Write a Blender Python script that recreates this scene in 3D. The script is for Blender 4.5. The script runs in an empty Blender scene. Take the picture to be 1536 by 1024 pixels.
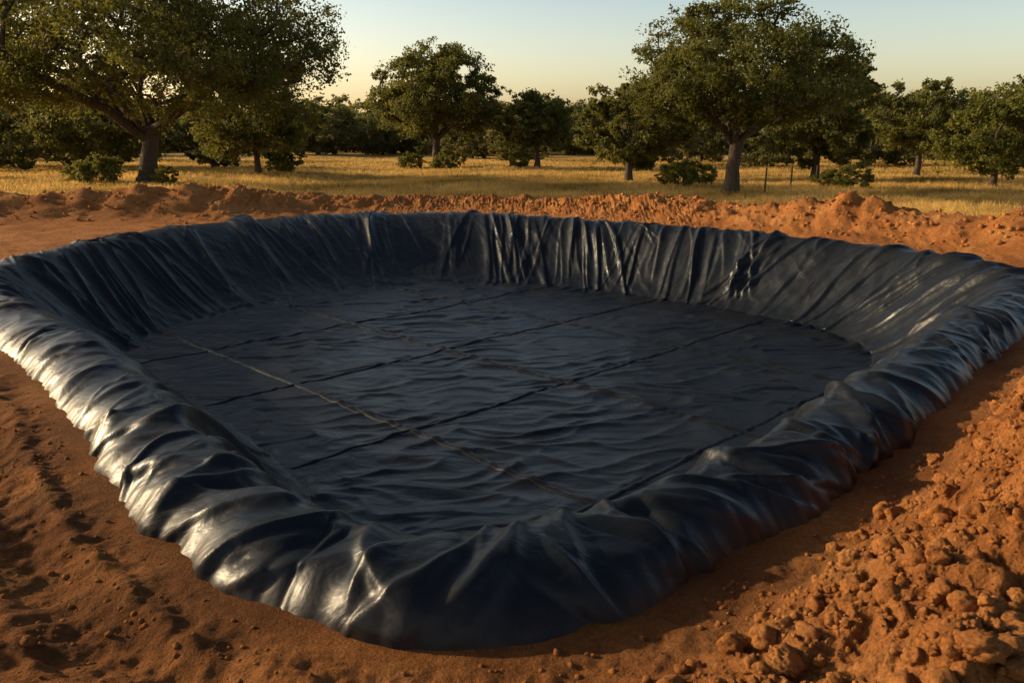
import bpy, bmesh, math, random
import numpy as np
from mathutils import Vector

scene = bpy.context.scene
scene.view_settings.view_transform = 'Standard'
scene.view_settings.look = 'None'
scene.view_settings.exposure = 0

# ------------------------------------------------------------ noise helpers
_perm = np.random.default_rng(3).permutation(4096)
def perlin(x, y, seed=0):
    x = np.asarray(x, float); y = np.asarray(y, float)
    xi = np.floor(x).astype(np.int64); yi = np.floor(y).astype(np.int64)
    xf = x - xi; yf = y - yi
    def g(ix, iy, dx, dy):
        h = _perm[(_perm[(ix + seed * 131) & 4095] + iy) & 4095]
        a = h * (2 * math.pi / 4096.0) * 7.0
        return np.cos(a) * dx + np.sin(a) * dy
    u = xf ** 3 * (xf * (xf * 6 - 15) + 10); v = yf ** 3 * (yf * (yf * 6 - 15) + 10)
    n00 = g(xi, yi, xf, yf); n10 = g(xi + 1, yi, xf - 1, yf)
    n01 = g(xi, yi + 1, xf, yf - 1); n11 = g(xi + 1, yi + 1, xf - 1, yf - 1)
    return 1.4 * ((n00 * (1 - u) + n10 * u) * (1 - v) + (n01 * (1 - u) + n11 * u) * v)
def fbm(x, y, seed=0, octv=4, gain=0.5):
    a = 1.0; f = 1.0; r = 0
    for o in range(octv):
        r = r + a * perlin(x * f, y * f, seed + o); a *= gain; f *= 2.03
    return r
def sstep(a, b, x):
    t = np.clip((x - a) / (b - a), 0, 1); return t * t * (3 - 2 * t)

def make_mesh(name, verts, faces_list, smooth=True):
    me = bpy.data.meshes.new(name)
    verts = np.ascontiguousarray(verts, dtype=np.float32)
    me.vertices.add(len(verts)); me.vertices.foreach_set("co", verts.ravel())
    if not isinstance(faces_list, list): faces_list = [faces_list]
    loops = np.concatenate([f.ravel() for f in faces_list]).astype(np.int32)
    tot = np.concatenate([np.full(len(f), f.shape[1]) for f in faces_list]).astype(np.int32)
    start = np.concatenate([[0], np.cumsum(tot)[:-1]]).astype(np.int32)
    me.loops.add(len(loops)); me.loops.foreach_set("vertex_index", loops)
    me.polygons.add(len(tot)); me.polygons.foreach_set("loop_start", start)
    try: me.polygons.foreach_set("loop_total", tot)
    except Exception: pass
    me.polygons.foreach_set("use_smooth", np.full(len(tot), smooth, dtype=bool))
    me.update(calc_edges=True); me.validate()
    return me
def add_obj(name, me, parent=None, mat=None, loc=(0, 0, 0)):
    ob = bpy.data.objects.new(name, me); scene.collection.objects.link(ob)
    if mat and me and not me.materials: me.materials.append(mat)
    ob.location = loc
    if parent: ob.parent = parent
    return ob
def add_attr(me, name, vals):
    a = me.attributes.new(name, 'FLOAT', 'POINT'); a.data.foreach_set("value", np.asarray(vals, dtype=np.float32))

# ------------------------------------------------------------ materials
class NT:
    def __init__(s, name):
        s.m = bpy.data.materials.new(name); s.m.use_nodes = True
        s.t = s.m.node_tree; s.t.nodes.clear(); s.out = s.n('ShaderNodeOutputMaterial')
    def n(s, typ, **kw):
        nd = s.t.nodes.new(typ)
        for k, v in kw.items():
            if k[0] == '_': nd.inputs[k[1:].replace('_', ' ')].default_value = v
            else: setattr(nd, k, v)
        return nd
    def l(s, a, b): s.t.links.new(a, b)
    def noise(s, scale, detail=6, rough=0.6, vec=None, dist=0):
        nd = s.n('ShaderNodeTexNoise'); nd.inputs['Scale'].default_value = scale
        nd.inputs['Detail'].default_value = detail; nd.inputs['Roughness'].default_value = rough
        nd.inputs['Distortion'].default_value = dist
        if vec is not None: s.l(vec, nd.inputs['Vector'])
        return nd.outputs['Fac']
    def ramp(s, fac, stops):
        nd = s.n('ShaderNodeValToRGB'); e = nd.color_ramp.elements
        while len(e) < len(stops): e.new(0.5)
        for i, (p, c) in enumerate(stops):
            e[i].position = p; e[i].color = (c[0], c[1], c[2], 1) if isinstance(c, tuple) else (c, c, c, 1)
        s.l(fac, nd.inputs['Fac']); return nd.outputs['Color']
    def mix(s, fac, a, b, bt='MIX'):
        nd = s.n('ShaderNodeMix', data_type='RGBA', blend_type=bt)
        if isinstance(fac, (int, float)): nd.inputs[0].default_value = fac
        else: s.l(fac, nd.inputs[0])
        for v, i in ((a, 6), (b, 7)):
            if isinstance(v, tuple): nd.inputs[i].default_value = (*v, 1)
            else: s.l(v, nd.inputs[i])
        return nd.outputs[2]
    def math(s, op, a, b=0.0, c=None):
        nd = s.n('ShaderNodeMath', operation=op)
        for i, v in enumerate((a, b) if c is None else (a, b, c)):
            if isinstance(v, (int, float)): nd.inputs[i].default_value = v
            else: s.l(v, nd.inputs[i])
        return nd.outputs[0]
    def bump(s, h, strength, dist, normal=None):
        nd = s.n('ShaderNodeBump'); nd.inputs['Strength'].default_value = strength
        nd.inputs['Distance'].default_value = dist; s.l(h, nd.inputs['Height'])
        if normal is not None: s.l(normal, nd.inputs['Normal'])
        return nd.outputs['Normal']
    def attr(s, name): return s.n('ShaderNodeAttribute', attribute_name=name).outputs['Fac']

def soil_color(m, P):
    c = m.ramp(m.noise(0.9, 8, 0.6, P), [(0.25, (0.27, 0.093, 0.027)), (0.5, (0.46, 0.180, 0.054)), (0.75, (0.56, 0.26, 0.088))])
    d = m.ramp(m.noise(16, 10, 0.78, P), [(0.3, 0.42), (0.55, 0.96), (0.72, 1.25)])
    return m.mix(1.0, c, d, 'MULTIPLY')
def soil_bump(m, P, k=1.0):
    n1 = m.bump(m.noise(7, 10, 0.7, P), 1.0, 0.09 * k)
    n2 = m.bump(m.noise(38, 8, 0.75, P), 1.0, 0.03 * k, n1)
    v = m.n('ShaderNodeTexVoronoi'); v.inputs['Scale'].default_value = 42; v.inputs['Randomness'].default_value = 1.0
    m.l(P, v.inputs['Vector'])
    return m.bump(v.outputs['Distance'], 0.6, 0.012 * k, n2)
def mat_ground():
    m = NT('ground_soil_and_dry_grass'); P = m.n('ShaderNodeNewGeometry').outputs['Position']
    soil = soil_color(m, P)
    damp_and_shade = m.attr('damp_and_shade'); soil = m.mix(m.math('MULTIPLY', damp_and_shade, 0.62), soil, (0.085, 0.034, 0.014))  # darkens the soil for damp and for painted near-left shade
    g1 = m.ramp(m.noise(0.12, 8, 0.65, P), [(0.3, (0.30, 0.18, 0.048)), (0.5, (0.56, 0.345, 0.105)), (0.75, (0.68, 0.44, 0.15))])
    g2 = m.ramp(m.noise(3.0, 8, 0.7, P), [(0.3, 0.65), (0.7, 1.1)])
    grass = m.mix(1.0, g1, g2, 'MULTIPLY')
    col = m.mix(m.attr('grass'), soil, grass)
    b = m.n('ShaderNodeBsdfPrincipled'); m.l(col, b.inputs['Base Color'])
    b.inputs['Roughness'].default_value = 0.95; b.inputs['Specular IOR Level'].default_value = 0.12
    m.l(soil_bump(m, P), b.inputs['Normal']); m.l(b.outputs[0], m.out.inputs[0]); return m.m
def mat_clod():
    m = NT('soil_clod'); P = m.n('ShaderNodeNewGeometry').outputs['Position']
    b = m.n('ShaderNodeBsdfPrincipled'); m.l(soil_color(m, P), b.inputs['Base Color'])
    b.inputs['Roughness'].default_value = 0.95; b.inputs['Specular IOR Level'].default_value = 0.12
    m.l(soil_bump(m, P, .7), b.inputs['Normal']); m.l(b.outputs[0], m.out.inputs[0]); return m.m
def mat_liner(name='pond_liner_membrane', base=(0.0080, 0.0110, 0.0160), spec=.26, dustk=1.0):
    m = NT(name); P = m.n('ShaderNodeNewGeometry').outputs['Position']
    dust = m.ramp(m.noise(0.7, 9, 0.65, P), [(0.42, 0.0), (0.75, 0.13 * dustk)])
    streak = m.ramp(m.noise(6, 9, 0.75, P), [(0.45, 0.3), (0.7, 1.0)])
    ed = m.attr('edge_dust')
    f = m.math('ADD', m.math('MULTIPLY', dust, streak), m.math('MULTIPLY', ed, m.math('MULTIPLY', streak, 0.35)))
    tone = m.mix(m.noise(0.35, 4, 0.5, P), tuple(x * 0.75 for x in base), tuple(x * 1.35 for x in base))
    col = m.mix(f, tone, (0.13, 0.08, 0.045))
    b = m.n('ShaderNodeBsdfPrincipled'); m.l(col, b.inputs['Base Color'])
    r = m.ramp(m.noise(2.2, 8, 0.65, P), [(0.3, 0.29), (0.7, 0.45)])
    m.l(m.math('ADD', r, m.math('MULTIPLY', f, 0.5)), b.inputs['Roughness'])
    b.inputs['Specular IOR Level'].default_value = spec
    mp = m.n('ShaderNodeMapping'); mp.inputs['Scale'].default_value = (1.0, 2.0, 1.0); mp.inputs['Rotation'].default_value = (0, 0, 0.2); m.l(P, mp.inputs['Vector'])
    n1 = m.bump(m.noise(1.8, 4, 0.5, mp.outputs[0], 0.5), 0.45, 0.07)
    n2 = m.bump(m.noise(9, 4, 0.5, P, 0.3), 0.28, 0.014, n1)
    m.l(n2, b.inputs['Normal']); m.l(b.outputs[0], m.out.inputs[0]); return m.m
def mat_leaf(name, dark, mid, light, tl=.40):
    m = NT(name)
    isl = m.n('ShaderNodeNewGeometry').outputs['Random Per Island']
    t = m.math('ADD', m.math('MULTIPLY', m.attr('tint'), 0.7), m.math('MULTIPLY', isl, 0.3))
    c = m.ramp(t, [(0.1, dark), (0.5, mid), (0.95, light)])
    d = m.n('ShaderNodeBsdfPrincipled'); m.l(c, d.inputs['Base Color']); d.inputs['Roughness'].default_value = 0.6
    d.inputs['Specular IOR Level'].default_value = 0.25
    tr = m.n('ShaderNodeBsdfTranslucent'); m.l(m.mix(0.5, c, (0.34, 0.30, 0.04)), tr.inputs['Color'])
    mx = m.n('ShaderNodeMixShader'); mx.inputs[0].default_value = tl
    m.l(d.outputs[0], mx.inputs[1]); m.l(tr.outputs[0], mx.inputs[2]); m.l(mx.outputs[0], m.out.inputs[0]); return m.m
def mat_bark():
    m = NT('bark'); P = m.n('ShaderNodeTexCoord').outputs['Object']
    mp = m.n('ShaderNodeMapping'); mp.inputs['Scale'].default_value = (5, 5, 1); m.l(P, mp.inputs['Vector'])
    nz = m.noise(1.5, 8, 0.7, mp.outputs[0])
    c = m.ramp(nz, [(0.3, (0.022, 0.015, 0.010)), (0.7, (0.11, 0.076, 0.05))])
    b = m.n('ShaderNodeBsdfPrincipled'); m.l(c, b.inputs['Base Color']); b.inputs['Roughness'].default_value = 0.9
    m.l(m.bump(nz, 0.8, 0.1), b.inputs['Normal']); m.l(b.outputs[0], m.out.inputs[0]); return m.m
def mat_grass():
    m = NT('dry_grass_blades')
    t = m.attr('tint')
    c = m.ramp(t, [(0.0, (0.22, 0.165, 0.042)), (0.35, (0.54, 0.34, 0.10)), (1.0, (0.78, 0.52, 0.18))])
    d = m.n('ShaderNodeBsdfDiffuse'); m.l(c, d.inputs['Color'])
    tr = m.n('ShaderNodeBsdfTranslucent'); m.l(c, tr.inputs['Color'])
    mx = m.n('ShaderNodeMixShader'); mx.inputs[0].default_value = 0.45
    m.l(d.outputs[0], mx.inputs[1]); m.l(tr.outputs[0], mx.inputs[2]); m.l(mx.outputs[0], m.out.inputs[0]); return m.m

M_GROUND = mat_ground(); M_CLOD = mat_clod(); M_LINER = mat_liner(); M_SEAM = mat_liner('weld_seam', (0.0085, 0.0095, 0.011), .2, .7)
M_LEAF = mat_leaf('oak_leaves', (0.038, 0.046, 0.011), (0.092, 0.100, 0.023), (0.19, 0.180, 0.042))
M_LEAF_HAZED = mat_leaf('hazed_woodland_leaves', (0.062, 0.065, 0.026), (0.125, 0.122, 0.044), (0.21, 0.19, 0.068))  # distance haze painted into the leaf colours, lighter and greyer than the oaks
M_LEAF2 = mat_leaf('bush_leaves', (0.06, 0.070, 0.016), (0.135, 0.145, 0.028), (0.24, 0.225, 0.048))
M_BARK = mat_bark(); M_GRASS = mat_grass()

# ------------------------------------------------------------ pond outline (metres)
PAIRS = [((-.4,5.62),(-.3,8.6)),((.55,5.98),(.6,8.8)),((1.9,7.15),(1.9,9.8)),((2.75,7.95),(2.9,10.9)),((4.2,9.6),(4.0,12.3)),
 ((5.35,10.85),(5.0,13.7)),((7.95,13.8),(6.8,16.2)),((10.2,16.1),(8.4,18.2)),((11.7,18.4),(9.35,20)),((12.1,20.7),(9.4,21.6)),
 ((10.8,24.4),(8.6,23.6)),((7.8,28.2),(6.2,26.6)),((2.3,33.0),(2.4,29.9)),((-3.5,35.6),(-1.8,30.9)),((-9,34.0),(-5.9,29.4)),
 ((-11.9,30.4),(-8.6,26.5)),((-13.1,26.2),(-10,23.8)),((-13.1,21.5),(-10.5,21.4)),((-12.4,18.8),(-9.8,19.5)),((-10.2,15.8),(-8.3,17.6)),
 ((-7.4,12.9),(-5.6,14.9)),((-5.5,10.7),(-4.3,13.2)),((-4.2,9.0),(-3.2,11.6)),((-3.4,7.95),(-2.6,10.4)),((-2.25,6.7),(-1.8,9.4)),((-1.35,5.92),(-1.1,8.8))]
CR = np.array([p[0] for p in PAIRS]); TO = np.array([p[1] for p in PAIRS])
def catmull(P, sub):
    n = len(P); out = []
    for i in range(n):
        p0, p1, p2, p3 = P[i - 1], P[i], P[(i + 1) % n], P[(i + 2) % n]
        for k in range(sub):
            t = k / sub
            out.append(0.5 * ((2 * p1) + (-p0 + p2) * t + (2 * p0 - 5 * p1 + 4 * p2 - p3) * t * t + (-p0 + 3 * p1 - 3 * p2 + p3) * t ** 3))
    return np.array(out)
crd = catmull(CR, 40); tod = catmull(TO, 40)
def smooth_loop(P, k):
    for _ in range(k): P = (np.roll(P, 1, 0) + 2 * P + np.roll(P, -1, 0)) / 4
    return P
crd = smooth_loop(crd, 120); tod = smooth_loop(tod, 500)
seg = np.linalg.norm(np.roll(crd, -1, 0) - crd, axis=1)
arc = np.concatenate([[0], np.cumsum(seg)]); LTOT = arc[-1]
crc = np.vstack([crd, crd[:1]]); toc = np.vstack([tod, tod[:1]])
s_list = [0.0]
while s_list[-1] < LTOT:
    s = s_list[-1]; x = np.interp(s, arc, crc[:, 0]); y = np.interp(s, arc, crc[:, 1])
    s_list.append(s + float(np.clip(0.0028 * math.hypot(x, y), 0.014, 0.045)))
S = np.array(s_list[:-1]); S = S * (LTOT / s_list[-1]); N = len(S)
C = np.stack([np.interp(S, arc, crc[:, k]) for k in (0, 1)], 1)
T = np.stack([np.interp(S, arc, toc[:, k]) for k in (0, 1)], 1)
tan = np.roll(C, -3, 0) - np.roll(C, 3, 0); tan /= np.linalg.norm(tan, axis=1)[:, None]
OUTN = np.stack([tan[:, 1], -tan[:, 0]], 1)
POLY = crc[:-1][::5]
ZF = -2.0

def signed_dist(x, y):
    sh = x.shape; x = x.ravel(); y = y.ravel(); res = np.full(len(x), -60.0)
    m = (x > -24) & (x < 24) & (y > -4) & (y < 48)
    idx = np.where(m)[0]; A = POLY; B = np.roll(POLY, -1, 0); D = B - A; L2 = (D ** 2).sum(1)
    for c in range(0, len(idx), 20000):
        ii = idx[c:c + 20000]; px = x[ii][:, None]; py = y[ii][:, None]
        t = np.clip(((px - A[:, 0]) * D[:, 0] + (py - A[:, 1]) * D[:, 1]) / L2, 0, 1)
        d2 = (px - A[:, 0] - t * D[:, 0]) ** 2 + (py - A[:, 1] - t * D[:, 1]) ** 2
        d = np.sqrt(d2.min(1))
        cond = (A[:, 1] > py) != (B[:, 1] > py)
        xin = D[:, 0] * (py - A[:, 1]) / np.where(D[:, 1] == 0, 1e-9, D[:, 1]) + A[:, 0]
        ins = ((cond & (px < xin)).sum(1) % 2) == 1
        res[ii] = np.where(ins, d, -d)
    return res.reshape(sh)

def ridge(x, y, pts, width):
    best = np.zeros_like(x)
    for (x0, y0, h0), (x1, y1, h1) in zip(pts[:-1], pts[1:]):
        dx, dy = x1 - x0, y1 - y0
        t = np.clip(((x - x0) * dx + (y - y0) * dy) / (dx * dx + dy * dy), 0, 1)
        d = np.hypot(x - x0 - t * dx, y - y0 - t * dy)
        best = np.maximum(best, (h0 + (h1 - h0) * t) * np.exp(-(d / width) ** 2))
    return best
HEAP_R = [(1.3,3.0,.32),(2.6,3.9,.58),(4.4,5.3,1.05),(6.8,7.8,1.3),(9.2,10.2,1.15),(12,13.0,.8)]
HEAP_L_AND_BLOCKER = [(-9.8,9.6,.7),(-7.8,6.6,1.05),(-6.3,4.6,1.05),(-4.9,3.4,.75),(-3.3,3.1,.35)]  # leading points are out of view, added to shade the near-left soil
BERM = [(-60,27,1.0),(-45,30,1.2),(-30,34,1.3),(-22,36,1.0),(-14,38,1.25),(-9,40,.65),(-3,41,.6),(2,39,.6),(6,36,1.0),(9.5,32.5,.75),(12.5,29.5,1.4),(14.6,27,.85),(16.3,24.5,1.25),(18.5,20,1.1),(20,14,.9)]
bx = np.array([b[0] for b in BERM] + [24, 60]); by = np.array([b[1] for b in BERM] + [-10, -60])

def terrain(x, y):
    sd = signed_dist(x, y); out = -sd
    hr = ridge(x, y, HEAP_R, 1.35); hl = ridge(x, y, HEAP_L_AND_BLOCKER, 0.95); hb = ridge(x, y, BERM, 1.9)
    keep = sstep(0.95, 2.0, out)
    heap = (hr + hl + hb) * keep
    back = sstep(14, 20, y)
    nb = fbm(x / 1.1, y / 1.1, 11, 4)
    heap = heap * (1 + (0.42 - .17 * back) * nb)
    grass = sstep(1.6, 3.4, y - np.interp(x, bx, by) + 1.0 * perlin(x / 2.5, y / 2.5, 5))
    rough = np.clip(heap / 0.45, 0, 1)
    l1 = np.clip(1 - 2.0 * np.abs(fbm(x / .5, y / .5, 21, 2)), 0, 1)
    l2 = np.clip(1 - 2.2 * np.abs(fbm(x / .16, y / .16, 24, 3)), 0, 1)
    near = (1 - grass)
    edge = sstep(0.75, 1.3, out)
    z = heap + near * edge * (0.04 * fbm(x / .9, y / .9, 31, 4)) + near * rough * (0.075 * l1 + .04 * l2) + near * edge * 0.02 * fbm(x / .14, y / .14, 41, 3)
    z = z + near * edge * 0.03 * perlin(x / .35, y / .35, 42)
    left = sstep(0.5, -1.5, x) * sstep(20, 14, y)
    for r0, w in ((1.75, .2), (3.1, .22)):
        o = out + 0.12 * perlin(x / 1.5, y / 1.5, 77)
        g = np.exp(-((o - r0) / w) ** 2)
        z = z - left * 0.06 * g + left * 0.045 * np.exp(-((np.abs(o - r0) - 2 * w) / (.5 * w)) ** 2) * (1 + 1.1 * perlin(x / .3, y / .3, 33))
        z = z + left * g * 0.012 * np.sin((x - y) * 14 + 2 * perlin(x, y, 9))
    z = z + grass * (0.35 * fbm(x / 22, y / 22, 51, 3) * sstep(45, 70, y) + 0.05 * fbm(x / 2, y / 2, 52, 3))
    far = sstep(0, 1, np.clip((np.hypot(x, y) - 150) / 400, 0, 1)); z = z + far * 2.0
    z = z - 3.3 * sstep(-0.45, 0.12, sd)
    return z, sd, grass, heap

def axis(parts):
    o = []
    for a, b, d in parts: o += list(np.arange(a, b - 1e-6, d))
    return o
def grow(a, b, d0, r):
    o = []; v = a; d = d0
    while v < b: v += d; d *= r; o.append(v)
    return o
xr = grow(40, 900, .35, 1.13); xs = [-v for v in xr[::-1]] + axis([(-40, -14, .25), (-14, -6.5, .08), (-6.5, 7.5, .025), (7.5, 14, .08), (14, 40, .25)]) + [40.0] + xr
yf = grow(46, 1200, .2, 1.045)
ys = axis([(-60, -10, 5), (-10, 2.6, .4), (2.6, 9.5, .025), (9.5, 16, .08), (16, 46, .16)]) + [46.0] + yf
xs = np.array(xs); ys = np.array(ys)
X, Y = np.meshgrid(xs, ys); Z, SD, GR, HP = terrain(X, Y)
nx, ny = len(xs), len(ys)
i = np.arange(nx - 1)[None, :] + nx * np.arange(ny - 1)[:, None]; i = i.ravel()
faces = np.stack([i, i + 1, i + nx + 1, i + nx], 1)
me = make_mesh('ground', np.stack([X.ravel(), Y.ravel(), Z.ravel()], 1), faces)
add_attr(me, 'grass', GR.ravel())
damp_and_shade = np.clip(0.45 + 0.8 * fbm(X / 2.2, Y / 2.2, 61, 4), 0, 1) * sstep(3.0, 0.8, -SD) + 0.8 * sstep(0.5, -2.5, X) * sstep(13, 8, Y) * np.clip(.65 + fbm(X, Y, 66, 3), 0, 1)  # damp beside the liner, plus shade painted over the near-left soil
add_attr(me, 'damp_and_shade', np.clip(damp_and_shade, 0, 1).ravel())
add_obj('ground', me, mat=M_GROUND)

# ------------------------------------------------------------ liner
def per(fn, span=3.0):
    w = sstep(LTOT - span, LTOT, SS)
    return fn(SS) * (1 - w) + fn(SS - LTOT) * w
JO, JI, JF = 40, 80, 22
SS = S
far_w = sstep(12, 30, C[:, 1]); near_w = sstep(11, 6.5, C[:, 1])
dout = 0.82 + per(lambda s: (0.09 + .05 * near_w) * perlin(s / 1.3, s * 0, 5) + 0.07 * perlin(s / .42, s * 0 + 3, 6) + .03 * perlin(s / .14, s * 0 + 3, 8))
zc = 0.33 + per(lambda s: 0.04 * perlin(s / 2.4, s * 0 + 9, 7) + near_w * .035 * perlin(s / .8, s * 0 + 4, 17)) - 0.05 * far_w
rows = []; tt = []
for j in range(JO):
    u = (j / JO) ** 1.25; w = 1 - u
    xy = C + OUTN * (dout * w)[:, None]
    z = -0.10 + (zc + 0.10) * (1 - w ** 3.2) ** .95
    rows.append(np.column_stack([xy, z])); tt.append(-w * 0.95)
for j in range(JI):
    v = j / JI
    g = 0.42 * (0.5 - 0.5 * math.cos(math.pi * v)) + 0.58 * v
    g = g * (1 - math.exp(-v * 11)) / (1 - math.exp(-11))
    xy = C * (1 - v) + T * v
    rows.append(np.column_stack([xy, zc * (1 - g) + ZF * g])); tt.append(v * 3.3)
cen = T.mean(0)
for j in range(JF):
    v = 0.15 * j / (JF - 1)
    xy = T * (1 - v) + cen * v
    rows.append(np.column_stack([xy, np.full(N, ZF)])); tt.append(3.3 + 10 * v)
P = np.array(rows); tt = np.array(tt)[:, None]; J = len(P)
SS = S[None, :]
H = np.zeros((J, N))
def fold(s0, w, a, k, c, ta, tb, soft=0.35, asym=1, sharp=False):
    rowsel = np.where((tt[:, 0] > ta - soft) & (tt[:, 0] < tb + soft))[0]
    if len(rowsel) == 0: return
    r0, r1 = rowsel[0], rowsel[-1] + 1; t = tt[r0:r1]
    d = (S - s0 + LTOT / 2) % LTOT - LTOT / 2
    cols = np.where(np.abs(d) < 4 + 6 * w)[0]
    ds = d[cols][None, :] - k * t - c * t * t - 0.04 * np.sin(t * 2.3 + s0 * 5)
    env = sstep(ta - soft, ta + soft, t) * (1 - sstep(tb - soft, tb + soft, t))
    ds = ds * asym
    if sharp: pr = np.where(ds > 0, np.exp(-(np.abs(ds) / (0.6 * w)) ** 1.6), np.exp(-(np.abs(ds) / (2.0 * w)) ** 1.3))
    else: pr = np.where(ds > 0, np.exp(-(ds / (0.7 * w)) ** 2), np.exp(-(ds / (1.9 * w)) ** 2))
    H[np.ix_(range(r0, r1), cols)] += a * env * pr
R = random.Random(5)
def yat(s): return np.interp(s % LTOT, arc, crc[:, 1])
def skew(s, seed, amp, sd):
    # neighbouring folds lean the same way, as cloth under one tension does
    return amp * float(perlin(np.array([(s % LTOT) / 3.2]), np.array([seed * 1.7]), seed)[0]) + R.gauss(0, sd)
for _ in range(300):      # long folds down the banks
    s0 = R.uniform(0, LTOT); f = 1.15 if yat(s0) > 20 else 0.9
    if yat(s0) < 7.5 and R.random() < .5: continue
    fold(s0, R.uniform(.045, .15) * f, R.uniform(.018, .075) * f, skew(s0, 31, 1.0, .16), R.gauss(0, .03), R.uniform(-.8, .6), R.uniform(1.6, 4.1), .4, R.choice((-1, 1)), R.random() < .4)
for _ in range(270):      # folds over the crest
    s0 = R.uniform(0, LTOT)
    fold(s0, R.uniform(.045, .16), R.choice((-.5, 1, 1)) * R.uniform(.015, .06), skew(s0, 32, 1.7, .25), R.gauss(0, .15), R.uniform(-1.3, -.6), R.uniform(-.3, 1.0), .3, R.choice((-1, 1)), R.random() < .45)
for _ in range(34):       # gathers where the sheet turns the tight near corner
    s0 = R.uniform(-6.5, 7)
    fold(s0, R.uniform(.06, .17), R.uniform(.035, .085), skew(s0, 32, 1.6, .45), R.gauss(0, .35), R.uniform(-1.3, -.6), R.uniform(-.5, .6), .22, R.choice((-1, 1)), R.random() < .6)
for _ in range(8):        # deep tucks
    s0 = R.uniform(-6, 6.5)
    fold(s0, R.uniform(.05, .10), -R.uniform(.03, .06), R.gauss(0, .6), R.gauss(0, .3), -1.3, R.uniform(-.5, .2), .2, R.choice((-1, 1)), True)
for _ in range(340):      # fine creases
    s0 = R.uniform(0, LTOT); ta = R.uniform(-1.1, 2.2)
    fold(s0, R.uniform(.02, .045), R.uniform(.004, .012), skew(s0, 31, 1.3, .3), R.gauss(0, .1), ta, ta + R.uniform(.4, 1.8), .25, R.choice((-1, 1)), True)
def hn(s):
    wx = s + 0.35 * perlin(s / .9, tt / 1.1 + 0 * s, 91)
    return 0.028 * perlin(wx / .9, tt / 1.6 + 0 * s, 92) + 0.007 * perlin(wx / .22, tt / .9 + 0 * s, 93) + .018 * (1 - 2 * np.abs(perlin(wx / .8 + tt * .5, tt / 1.0 + 0 * s, 94)))
H += per(hn)
fadew = 1 - sstep(3.3, 4.2, tt)
endf = sstep(-0.97, -0.85, tt) * 0.55 + 0.45
H = H * fadew * endf
def floor_h(x, y):
    a = 0.14; xr_ = x * math.cos(a) + y * math.sin(a); yr_ = -x * math.sin(a) + y * math.cos(a)
    px = xr_ + 0.6 * perlin(x / 2.2, y / 2.2, 71); py = yr_ + 0.38 * perlin(x / 1.5 + 7, y / 1.5, 72)
    n1 = perlin(px / 2.0, py / .85, 73); n2 = perlin(px / .9, py / .42, 74); n3 = perlin(px / 3, py / 1.5, 75)
    n4 = perlin(px / 1.3 + 5, py / .55, 76); n5 = perlin(px / .5, py / .22, 79)
    amp = .65 + .7 * np.clip(perlin(x / 4, y / 4, 78) + .5, 0, 1)
    r1 = np.clip(1 - np.abs(n1) * 2.2, 0, 1) ** 1.7; r2 = np.clip(1 - np.abs(n4) * 2.6, 0, 1) ** 1.6
    return np.clip(amp * (0.040 * r1 + .022 * r2 + 0.018 * n2 + .006 * n5) + 0.03 * n3, -.06, .12)
FW = sstep(2.6, 3.6, tt)
H += FW * floor_h(P[:, :, 0], P[:, :, 1])
ds_ = np.roll(P, -1, 1) - np.roll(P, 1, 1); dt_ = np.gradient(P, axis=0)
NN = np.cross(dt_, ds_); NN /= (np.linalg.norm(NN, axis=2)[:, :, None] + 1e-9)
NN[NN[:, :, 2] < 0] *= -1
P = P + NN * H[:, :, None]
fl = tt[:, 0] > 4.55
P[fl, :, 2] -= .03
verts = P.reshape(-1, 3)
jj = np.arange(J - 1)[:, None] * N; ii = np.arange(N)[None, :]; i2 = (ii + 1) % N
faces = np.stack([(jj + ii).ravel(), (jj + i2).ravel(), (jj + N + i2).ravel(), (jj + N + ii).ravel()], 1)
me = make_mesh('liner_bank_sheet', verts, faces[:, ::-1])
ed = (1 - sstep(-0.97, -0.6, tt)) + 0 * SS
add_attr(me, 'edge_dust', ed.ravel())
liner = bpy.data.objects.new('pond_liner', None); scene.collection.objects.link(liner)
add_obj('bank_sheet', me, liner, M_LINER)
def in_poly(x, y, A):
    res = np.zeros(len(x), bool)
    for c in range(0, len(x), 30000):
        px = x[c:c + 30000, None]; py = y[c:c + 30000, None]; B = np.roll(A, -1, 0)
        cond = (A[:, 1] > py) != (B[:, 1] > py)
        dy = B[:, 1] - A[:, 1]; xin = (B[:, 0] - A[:, 0]) * (py - A[:, 1]) / np.where(dy == 0, 1e-9, dy) + A[:, 0]
        res[c:c + 30000] = ((cond & (px < xin)).sum(1) % 2) == 1
    return res
TP = tod[::6]
gx = np.arange(-10.6, 10, .036); gy = np.arange(8.4, 31.2, .034)
GX, GY = np.meshgrid(gx, gy); inn = in_poly(GX.ravel(), GY.ravel(), TP * .9 + cen * .1).reshape(GX.shape)
GZ = ZF + floor_h(GX, GY) + .002
idm = np.arange(GX.size).reshape(GX.shape)
qm = inn[:-1, :-1] & inn[1:, :-1] & inn[:-1, 1:] & inn[1:, 1:]
fq = np.stack([idm[:-1, :-1][qm], idm[:-1, 1:][qm], idm[1:, 1:][qm], idm[1:, :-1][qm]], 1)
used = np.unique(fq); remap = np.full(GX.size, -1); remap[used] = np.arange(len(used))
me = make_mesh('liner_floor_sheet', np.column_stack([GX.ravel(), GY.ravel(), GZ.ravel()])[used], remap[fq])
add_attr(me, 'edge_dust', np.zeros(len(used))); add_obj('floor_sheet', me, liner, M_LINER)

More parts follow.
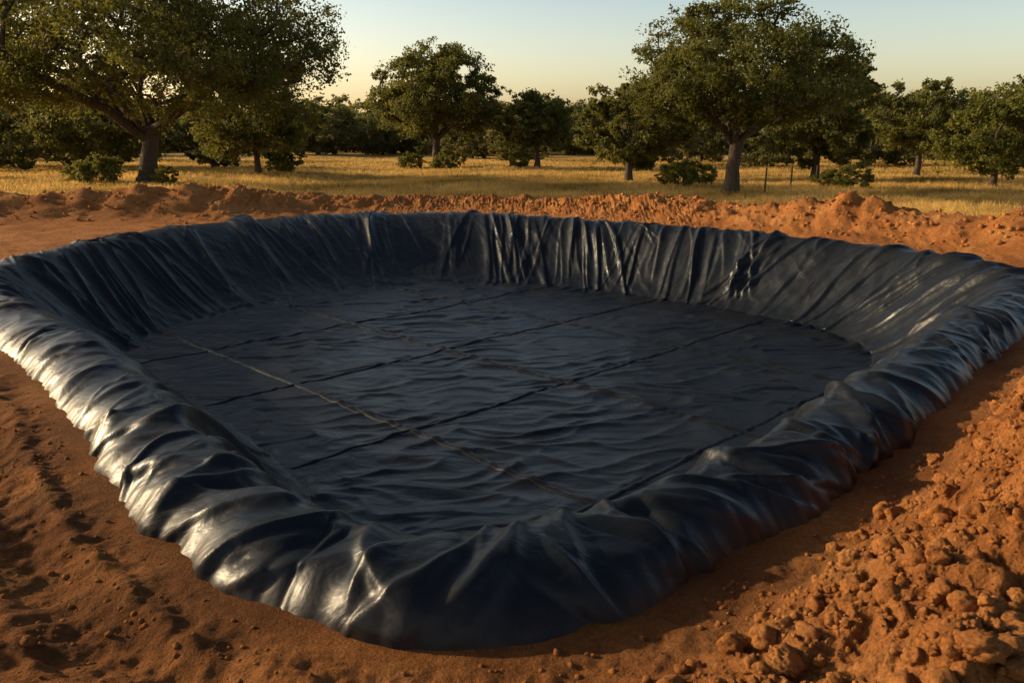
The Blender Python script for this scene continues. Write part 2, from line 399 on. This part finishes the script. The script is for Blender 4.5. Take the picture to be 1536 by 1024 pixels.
sv = []; sf = []; off = 0
prof = [(-.08, -.03), (-.055, .010), (-.015, .018), (.02, .019), (.045, .012), (.065, -.03)]
def seam(p0, d, k0=1.0):
    global off
    L = np.arange(-22, 22, .04); nrm = np.array([-d[1], d[0]])
    wob = 0.07 * perlin(L / 3.5, L * 0 + p0[0], 81) + .012 * perlin(L / .6, L * 0, 82)
    x = p0[0] + d[0] * L + nrm[0] * wob; y = p0[1] + d[1] * L + nrm[1] * wob
    ok = in_poly(x, y, TP * .985 + cen * .015); x = x[ok]; y = y[ok]; n = len(x)
    if n < 10: return
    for (o, z) in prof:
        o = o * max(k0, .7)
        xx = x + nrm[0] * o; yy = y + nrm[1] * o
        sv.append(np.column_stack([xx, yy, ZF + floor_h(xx, yy) + z * (k0 if z > 0 else 1) + .009]))
    k = len(prof)
    for a in range(k - 1):
        b = off + a * n + np.arange(n - 1); sf.append(np.stack([b, b + 1, b + n + 1, b + n], 1))
    off += k * n
q = math.sqrt(.5)
for c0 in (12.5, 18.8, 25.3): seam((c0 / 2 - 8.2, c0 / 2 + 8.2), (q, -q), 1.35)
for c0 in (10.0, 16.3, 22.3, 28.4): seam((10 - c0 / 2, 10 + c0 / 2), (q, q), .85)
me = make_mesh('weld_seams', np.vstack(sv), np.vstack(sf)); add_attr(me, 'edge_dust', np.full(len(me.vertices), .0))
add_obj('weld_seams', me, liner, M_SEAM)

# ------------------------------------------------------------ soil clods
def lump_variants(sub, n, seed, amp=.24):
    out = []
    for k in range(n):
        bm = bmesh.new(); bmesh.ops.create_icosphere(bm, subdivisions=sub, radius=1.0)
        v = np.array([p.co[:] for p in bm.verts]); f = np.array([[w.index for w in p.verts] for p in bm.faces]); bm.free()
        r = np.random.default_rng(seed + k)
        d = np.zeros(len(v))
        for o, a in ((1.3, amp), (2.7, amp * .7), (5.5, amp * .5), (11, amp * .3)):
            for _ in range(4):
                w = r.normal(size=3) * o; d += a * .5 * (np.abs(np.sin(v @ w + r.uniform(0, 6.3))) * 1.6 - 1)
        for _ in range(5):
            nn = r.normal(size=3); nn /= np.linalg.norm(nn); c = r.uniform(.72, .95)
            dd = (v * (1 + d)[:, None]) @ nn; ex = np.clip(dd - c, 0, None); d = d - ex * .8
        v = v * (1 + d)[:, None] * np.array([1, r.uniform(.75, 1), r.uniform(.65, .9)])
        out.append((v, f))
    return out
LV = {2: lump_variants(2, 12, 100), 3: lump_variants(3, 12, 200), 4: lump_variants(4, 10, 300)}
cv = []; cf = []; coff = 0
def clods(x, y, r, sub, seed, zl=-.3, zh=.35):
    global coff
    rg = np.random.default_rng(seed); z = terrain(x, y)[0]
    for k in range(len(x)):
        v, f = LV[sub][rg.integers(len(LV[sub]))]
        a = rg.uniform(0, 6.28); ca, sa = math.cos(a), math.sin(a)
        b = rg.uniform(-.5, .5); cb, sb = math.cos(b), math.sin(b)
        vv = v * r[k]; vv = np.column_stack([vv[:, 0] * ca - vv[:, 1] * sa, vv[:, 0] * sa + vv[:, 1] * ca, vv[:, 2]])
        vv = np.column_stack([vv[:, 0], vv[:, 1] * cb - vv[:, 2] * sb, vv[:, 1] * sb + vv[:, 2] * cb])
        cv.append(vv + [x[k], y[k], z[k] + r[k] * rg.uniform(zl, zh)]); cf.append(f + coff); coff += len(v)
def scatter(n, box, wfun, seed, rmin, rmax, powr, sub, zl=-.3, zh=.35):
    rg = np.random.default_rng(seed); x = rg.uniform(box[0], box[1], n * 14); y = rg.uniform(box[2], box[3], n * 14)
    w = wfun(x, y); k = np.where(rg.uniform(size=len(x)) < w)[0][:n]
    x = x[k]; y = y[k]; r = rmin + (rmax - rmin) * rg.uniform(size=len(x)) ** powr
    clods(x, y, r, sub, seed, zl, zh)
def w_heap(x, y):
    z, sd, g, h = terrain(x, y); cl = np.clip(perlin(x / .8, y / .8, 13) + .65, 0, 1)
    return np.clip(h * 1.8, 0, 1) * cl * (sd < -1.0) * (1 - g)
def w_flat(x, y):
    z, sd, g, h = terrain(x, y); return (.05 + .3 * np.clip(perlin(x / .7, y / .7, 14), 0, 1)) * (sd < -0.95) * (1 - g)
scatter(8500, (-7, 9, 2.7, 11), w_heap, 401, .008, .035, 2.2, 2)
scatter(950, (-7, 9, 2.7, 11), w_heap, 402, .03, .09, 2.0, 3, 0, .5)
scatter(120, (0, 9, 3.0, 11), w_heap, 403, .07, .14, 1.6, 4, .1, .5)
scatter(5500, (-7, 8, 3, 12), w_flat, 404, .005, .03, 2.4, 2)
scatter(2600, (-32, 22, 14, 44), w_heap, 405, .03, .12, 2.5, 2)
me = make_mesh('soil_clods', np.vstack(cv), np.vstack(cf)); add_obj('soil_clods', me, mat=M_CLOD)

# ------------------------------------------------------------ grass
def grass(name, n, x, y, hmin, hmax, wd, seed, blades=5, tlo=0, thi=1, spread=.12):
    rg = np.random.default_rng(seed); z = terrain(x, y)[0]; n = len(x)
    bx_ = np.repeat(x, blades) + rg.normal(0, spread, n * blades); by_ = np.repeat(y, blades) + rg.normal(0, spread, n * blades)
    bz = np.repeat(z, blades) - .03; h = rg.uniform(hmin, hmax, n * blades); a = rg.uniform(0, math.pi, n * blades)
    lx = rg.normal(0, .35, n * blades) * h; ly = rg.normal(0, .35, n * blades) * h
    w = np.repeat(wd, blades)
    p0 = np.column_stack([bx_ - np.cos(a) * w, by_ - np.sin(a) * w, bz]); p1 = np.column_stack([bx_ + np.cos(a) * w, by_ + np.sin(a) * w, bz])
    p2 = np.column_stack([bx_ + lx, by_ + ly, bz + h])
    v = np.stack([p0, p1, p2], 1).reshape(-1, 3); f = np.arange(len(v)).reshape(-1, 3)
    me = make_mesh(name, v, f, False)
    t = np.repeat(np.clip(tlo + (thi - tlo) * (.55 + .75 * fbm(x / 8, y / 5, 55, 3)) + rg.normal(0, .12, n), 0, 1), blades * 3)
    add_attr(me, 'tint', t); add_obj(name, me, mat=M_GRASS)
rg = np.random.default_rng(12)
ng = 150000
yy = 26 + (150 - 26) * rg.uniform(size=ng) ** 1.6; xx = rg.uniform(-1, 1, ng) * (yy * .78 + 12)
g = terrain(xx, yy)[2]; ok = (g > .6) & (rg.uniform(size=ng) < .35 + .65 * sstep(-.3, .3, fbm(xx / 6, yy / 6, 15, 3)))
xx = xx[ok]; yy = yy[ok]
grass('dry_grass', len(xx), xx, yy, .12, .42, .006 + .00035 * yy, 13)

# ------------------------------------------------------------ trees
def tree_meshes(name, seed, Ht, W, th, tr, nclump, nleaf, ls, limbs=6, flat=.62, lean=(0, 0), low=.55, lobes=.24, shift=(0, 0), crad=.085, hollow=.33):
    rg = np.random.default_rng(seed)
    pos = []; par = []; tip = []
    def addn(p, pa): pos.append(np.array(p, float)); par.append(pa); return len(pos) - 1
    last = addn((0, 0, -.4), -1); n = max(4, int(th / .45))
    for k in range(1, n + 1):
        t = k / n; last = addn((lean[0] * t ** 1.3 + rg.normal(0, .04), lean[1] * t ** 1.3 + rg.normal(0, .04), -.4 + (th + .4) * t), last)
    fork = last; F = pos[fork]; R_ = W / 2
    zc_ = th + (Ht - th) * .36; up = Ht - zc_; dn = (zc_ - th) * low + th * .15
    cx, cy = lean[0] + shift[0], lean[1] + shift[1]
    a0 = rg.uniform(0, 6.28)
    def path(i0, end, ctrl, step, jit):
        s = pos[i0]; L = np.linalg.norm(end - s); m = max(2, int(L / step)); la = i0
        for k in range(1, m + 1):
            t = k / m; p = (1 - t) ** 2 * s + 2 * t * (1 - t) * ctrl + t * t * end
            if k < m: p = p + rg.normal(0, jit, 3)
            la = addn(p, la)
        return la
    for k in range(limbs):
        a = a0 + 6.283 * k / limbs + rg.normal(0, .25); rr = R_ * rg.uniform(.5, .75)
        st = fork - (rg.integers(0, max(1, n // 4)))
        e = np.array([cx + rr * math.cos(a), cy + rr * math.sin(a), zc_ + up * rg.uniform(-.08, .35)])
        d = e - pos[st]; c = pos[st] + np.array([d[0] * .5, d[1] * .5, d[2] * rg.uniform(.3, .75)])
        path(st, e, c, W * .035, W * .006)
    for k in range(2):
        e = np.array([cx + rg.normal(0, R_ * .18), cy + rg.normal(0, R_ * .18), zc_ + up * .65])
        path(fork, e, (pos[fork] + e) / 2 + rg.normal(0, W * .05, 3), W * .035, W * .006)
    cl = []; ph = rg.uniform(0, 6.28, 6); tries = 0; md = (4 * R_ * R_ * up / nclump) ** (1 / 3) * .52
    while len(cl) < nclump and tries < nclump * 80:
        tries += 1
        d = rg.normal(size=3); d /= np.linalg.norm(d); r = rg.uniform(.12, 1) ** (1 / 2.6)
        az = math.atan2(d[1], d[0])
        lob = 1 + lobes * (math.sin(2 * az + ph[0]) * .4 + math.sin(3 * az + ph[1] + d[2] * 3) * .5 + math.sin(5 * az + ph[2] + 4 * d[2]) * .4)
        lobz = 1 + lobes * .55 * (math.sin(3 * d[0] * 2 + ph[3]) + math.sin(2.6 * d[1] * 2 + ph[4])) * .6
        p = np.array([cx + d[0] * r * R_ * lob * .92, cy + d[1] * r * R_ * lob * .92, zc_ + d[2] * r * (up if d[2] > 0 else dn) * lobz * .93])
        rad = math.hypot(p[0] - cx, p[1] - cy)
        if p[2] < zc_ and rad < R_ * hollow: continue
        if p[2] < th * .5: continue
        if cl and np.min(np.linalg.norm(np.array(cl) - p, axis=1)) < md * rg.uniform(.4, 1.0): continue
        cl.append(p)
    cl = sorted(cl, key=lambda p: np.linalg.norm(p - F))
    for p in cl:
        A = np.array(pos[max(1, fork - 2):]); d = np.linalg.norm(A - p, axis=1) + .5 * np.clip(A[:, 2] - p[2] + .0, 0, None)
        i0 = int(np.argmin(d)) + max(1, fork - 2)
        s = pos[i0]; c = (s + p) / 2 + np.array([0, 0, -.10 * abs(p[0] - s[0])]) + rg.normal(0, .15, 3)
        tip.append(path(i0, p, c, W * .035, W * .004))
    cnt = np.zeros(len(pos))
    for t in tip: cnt[t] += 1
    for k in range(len(pos) - 1, 0, -1): cnt[par[k]] += max(cnt[k], .3)
    r = tr * (np.clip(cnt, .4, None) / cnt[fork]) ** .47; r = np.maximum(r, .018)
    for k in range(fork + 1):
        r[k] = tr * (1 + .55 * math.exp(-max(0, pos[k][2] + .1) / .6)) * (1 - .12 * k / max(1, fork))
    A = np.array(pos); ns = 8; ch = np.arange(1, len(A)); pa = np.array(par[1:])
    d = A[ch] - A[pa]; L = np.linalg.norm(d, axis=1)[:, None]; d = d / (L + 1e-9)
    ref = np.where(np.abs(d[:, 2:3]) > .9, [[1., 0, 0]], [[0, 0, 1.]])
    u = np.cross(d, ref); u /= np.linalg.norm(u, axis=1)[:, None]; w = np.cross(d, u)
    th_ = np.arange(ns) * 2 * math.pi / ns; ring = u[:, None, :] * np.cos(th_)[None, :, None] + w[:, None, :] * np.sin(th_)[None, :, None]
    ra = np.minimum(r[pa], r[ch] * 1.35)
    b0 = A[pa][:, None, :] - d[:, None, :] * (ra * .3)[:, None, None] + ring * ra[:, None, None]
    b1 = A[ch][:, None, :] + d[:, None, :] * (r[ch] * .3)[:, None, None] + ring * r[ch][:, None, None]
    V = np.concatenate([b0, b1], 1).reshape(-1, 3); base = (np.arange(len(ch)) * 2 * ns)[:, None]; k = np.arange(ns)[None, :]; k2 = (k + 1) % ns
    Fc = np.stack([base + k, base + k2, base + ns + k2, base + ns + k], 2).reshape(-1, 4)
    wood = make_mesh(name + '_wood', V, Fc)
    cl = np.array(cl); m = len(cl); crd_ = W * crad * rg.uniform(.65, 1.35, m)
    nsub = 10
    sub = np.repeat(cl, nsub, 0) + (lambda q: q / np.linalg.norm(q, axis=1)[:, None] * rg.uniform(.25, 1.25, (m * nsub, 1)))(rg.normal(size=(m * nsub, 3))) * np.repeat(crd_, nsub)[:, None] * [1, 1, flat]
    srad = np.repeat(crd_, nsub) * rg.uniform(.25, .6, m * nsub)
    per_ = max(1, nleaf // (m * nsub)); nl = m * nsub * per_
    q_ = rg.normal(size=(nl, 3)); q_ /= np.linalg.norm(q_, axis=1)[:, None]
    ce = np.repeat(sub, per_, 0) + q_ * (rg.uniform(size=(nl, 1)) ** .75) * np.repeat(srad, per_)[:, None] * [1.2, 1.2, .8]
    a = rg.normal(size=(nl, 3)); a /= np.linalg.norm(a, axis=1)[:, None]
    b = np.cross(a, rg.normal(size=(nl, 3))); b /= np.linalg.norm(b, axis=1)[:, None]
    sz = ls * rg.uniform(.6, 1.3, (nl, 1)); a = a * sz; b = b * sz * .55
    V = np.stack([ce - a, ce + b, ce + a, ce - b], 1).reshape(-1, 3); Fc = np.arange(nl * 4).reshape(-1, 4)
    leaf = make_mesh(name + '_leaves', V, Fc, False)
    tint = np.repeat(np.clip(np.repeat(rg.uniform(.1, .8, m), nsub) + rg.normal(0, .15, m * nsub), 0, 1), per_ * 4)
    add_attr(leaf, 'tint', tint)
    return wood, leaf
def gz(x, y): return float(terrain(np.array([float(x)]), np.array([float(y)]))[0][0])
def place(name, x, y, meshes, rot=0, sc=1, lm=None, parent=None):
    e = bpy.data.objects.new(name, None); scene.collection.objects.link(e); e.location = (x, y, gz(x, y)); e.rotation_euler = (0, 0, rot)
    e.scale = (sc, sc, sc)
    if parent: e.parent = parent
    add_obj('trunk_and_limbs', meshes[0], e, M_BARK); add_obj('foliage', meshes[1], e, lm or M_LEAF); return e

HERO = [
 (-28.4, 63.6, 17.5, 30.5, 3.8, .70, 280, 120000, .14, dict(limbs=8, lean=(.6, 0), low=.75, shift=(-.5, 0), hollow=.5, crad=.065)),
 (-9.6, 104.5, 15.3, 17.5, 3.8, .5, 190, 60000, .17, dict(limbs=6, low=.85, crad=.075, lobes=.08)),
 (3.1, 102, 9.4, 10.5, 2.4, .33, 100, 26000, .18, dict(limbs=5, low=.9, lobes=.12)),
 (14.4, 53.6, 12.4, 16.0, 3.2, .46, 220, 90000, .108, dict(limbs=7, low=.6, lean=(.2, 0), shift=(.1, 0), crad=.07, lobes=.10)),
 (10.6, 74, 9.0, 9.5, 1.8, .32, 90, 30000, .16, dict(limbs=5, low=1.1, hollow=.1)),
 (26.5, 71.5, 13.0, 9.8, 2.2, .36, 120, 42000, .15, dict(limbs=5, low=1.4, hollow=.1)),
 (41.4, 83.5, 9.6, 12.0, 2.2, .3, 100, 28000, .17, dict(limbs=5, low=.8, lobes=.12)),
 (35.5, 60, 7.4, 10.5, 1.0, .24, 90, 34000, .13, dict(limbs=7, low=1.1)),
 (-24.5, 79, 9.2, 12.5, 2.0, .3, 100, 30000, .16, dict(limbs=5, low=1.2)),
 (-43, 88, 9.5, 13.5, 2.2, .32, 100, 30000, .17, dict(limbs=5, low=1.3)),
]
for k, (x, y, Ht, W, th, tr, nc, nl, ls, kw) in enumerate(HERO):
    ms = tree_meshes('oak_tree', 900 + k * 7, Ht, W, th, tr, nc, nl, ls, **kw)
    place('oak_tree', x, y, ms, lm=M_LEAF2 if k == 7 else None)
var = [tree_meshes('woodland_tree', 1500 + k, 9.2 + k * .5, 12.5 + k * .8, 1.3, .28, 80, 12500, .28, limbs=5, low=1.8, hollow=.1) for k in range(5)]
tl = bpy.data.objects.new('distant_tree_line', None); scene.collection.objects.link(tl)
rr = random.Random(77); pts = []
def try_pt(x, y, md):
    for (a, b) in pts:
        if (a - x) ** 2 + (b - y) ** 2 < md * md: return False
    pts.append((x, y)); return True
for h in HERO: pts.append((h[0], h[1]))
cnt_ = 0
while cnt_ < 20:
    y = rr.uniform(125, 168); x = rr.uniform(-1, 1) * (y * .75 + 15)
    if abs(x - (-.13 * y)) < 12: continue
    if try_pt(x, y, 13.0):
        place('tree', x, y, var[rr.randrange(5)], rr.uniform(0, 6.28), rr.uniform(.75, 1.05), M_LEAF_HAZED, tl); cnt_ += 1
cnt_ = 0
while cnt_ < 150:
    y = rr.uniform(180, 280); x = rr.uniform(-1, 1) * (y * .75 + 15)
    if try_pt(x, y, 8):
        place('tree', x, y, var[rr.randrange(5)], rr.uniform(0, 6.28), rr.uniform(1.0, 1.4), M_LEAF_HAZED, tl); cnt_ += 1
for x, y, s in [(-52, 100, 1), (-66, 108, 1.1), (-38, 104, .8), (-60, 92, .9), (47, 108, 1.), (62, 98, 1), (70, 112, 1.1), (19, 112, .85), (33, 104, .8)]:
    place('tree', x, y, var[rr.randrange(5)], rr.uniform(0, 6.28), s, M_LEAF_HAZED, tl)
bv = [tree_meshes('bush', 1700 + k, 2.2, 3.4, .25, .06, 34, 9000, .085, limbs=7, low=1.6, crad=.12) for k in range(3)]
for k, (x, y, s) in enumerate([(-31.5, 62.5, 1.05), (-26.5, 62.3, .6), (-33.8, 64, .75), (-23, 82, 1.1), (24.5, 58.5, .8), (23.3, 60, .6), (12.2, 60, .9), (14.5, 63, .8), (-8, 103, 1.1), (-13, 106, 1.0), (1, 104, 1.), (-48, 70, 1.4)]):
    place('bush', x, y, bv[k % 3], k * 1.3, s, M_LEAF2)
def post(x, y, h):
    ns = 10; zs = [-.3, h * .5, h - .04, h]; rs = [.065, .06, .056, .035]; V = []
    z0 = gz(x, y)
    for z, r in zip(zs, rs):
        for k in range(ns):
            a = k * 6.283 / ns; V.append((x + .02 * z + r * math.cos(a), y + r * math.sin(a), z0 + z))
    F = []
    for j in range(3):
        for k in range(ns): F.append((j * ns + k, j * ns + (k + 1) % ns, (j + 1) * ns + (k + 1) % ns, (j + 1) * ns + k))
    me = bpy.data.meshes.new('fence_post'); me.from_pydata(V, [], F + [tuple(range(3 * ns, 4 * ns))]); add_obj('fence_post', me, mat=M_BARK)
post(16.1, 51.8, 1.7); post(20.2, 59, 1.5); post(24.6, 66, 1.5)

# ------------------------------------------------------------ light, sky
EL = math.radians(19); AZ = math.radians(-76)
sdir = Vector((math.sin(AZ) * math.cos(EL), math.cos(AZ) * math.cos(EL), math.sin(EL)))
sun = bpy.data.lights.new('sun', 'SUN'); sun.energy = 5.0; sun.angle = math.radians(.6); sun.color = (1.0, .77, .47)
so = bpy.data.objects.new('sun', sun); scene.collection.objects.link(so); so.rotation_euler = sdir.to_track_quat('Z', 'Y').to_euler()
w = bpy.data.worlds.new('World'); scene.world = w; w.use_nodes = True; nt = w.node_tree
bg = nt.nodes['Background']; sk = nt.nodes.new('ShaderNodeTexSky'); sk.sky_type = 'NISHITA'; sk.sun_disc = False
sk.sun_elevation = EL; sk.sun_rotation = AZ % (2 * math.pi); sk.air_density = 1.2; sk.dust_density = 3.0; sk.ozone_density = 1.0
tc = nt.nodes.new('ShaderNodeTexCoord'); sp = nt.nodes.new('ShaderNodeSeparateXYZ'); nt.links.new(tc.outputs['Generated'], sp.inputs[0])
rp = nt.nodes.new('ShaderNodeValToRGB'); nt.links.new(sp.outputs['Z'], rp.inputs['Fac'])   # low haze brightens the horizon band
e = rp.color_ramp.elements; e[0].position = 0.0; e[0].color = (.82, .71, .60, 1); e[1].position = .7; e[1].color = (.17, .16, .15, 1)
for p, c in ((.10, (.64, .60, .57)), (.20, (.44, .45, .475)), (.34, (.31, .315, .325))):
    k = e.new(p); k.color = (*c, 1)
mu = nt.nodes.new('ShaderNodeVectorMath'); mu.operation = 'MULTIPLY'; nt.links.new(sk.outputs[0], mu.inputs[0]); nt.links.new(rp.outputs[0], mu.inputs[1])
m2 = nt.nodes.new('ShaderNodeVectorMath'); m2.operation = 'SCALE'; m2.inputs['Scale'].default_value = 3.6; nt.links.new(mu.outputs[0], m2.inputs[0])
nt.links.new(m2.outputs[0], bg.inputs[0]); bg.inputs[1].default_value = .12

cam = bpy.data.cameras.new('camera'); co = bpy.data.objects.new('camera', cam); scene.collection.objects.link(co)
cam.sensor_width = 36; cam.lens = 28.125; co.location = (0, 0, 3.4); co.rotation_euler = (math.radians(90 - 14.1), 0, 0)
cam.clip_end = 3000; scene.camera = co
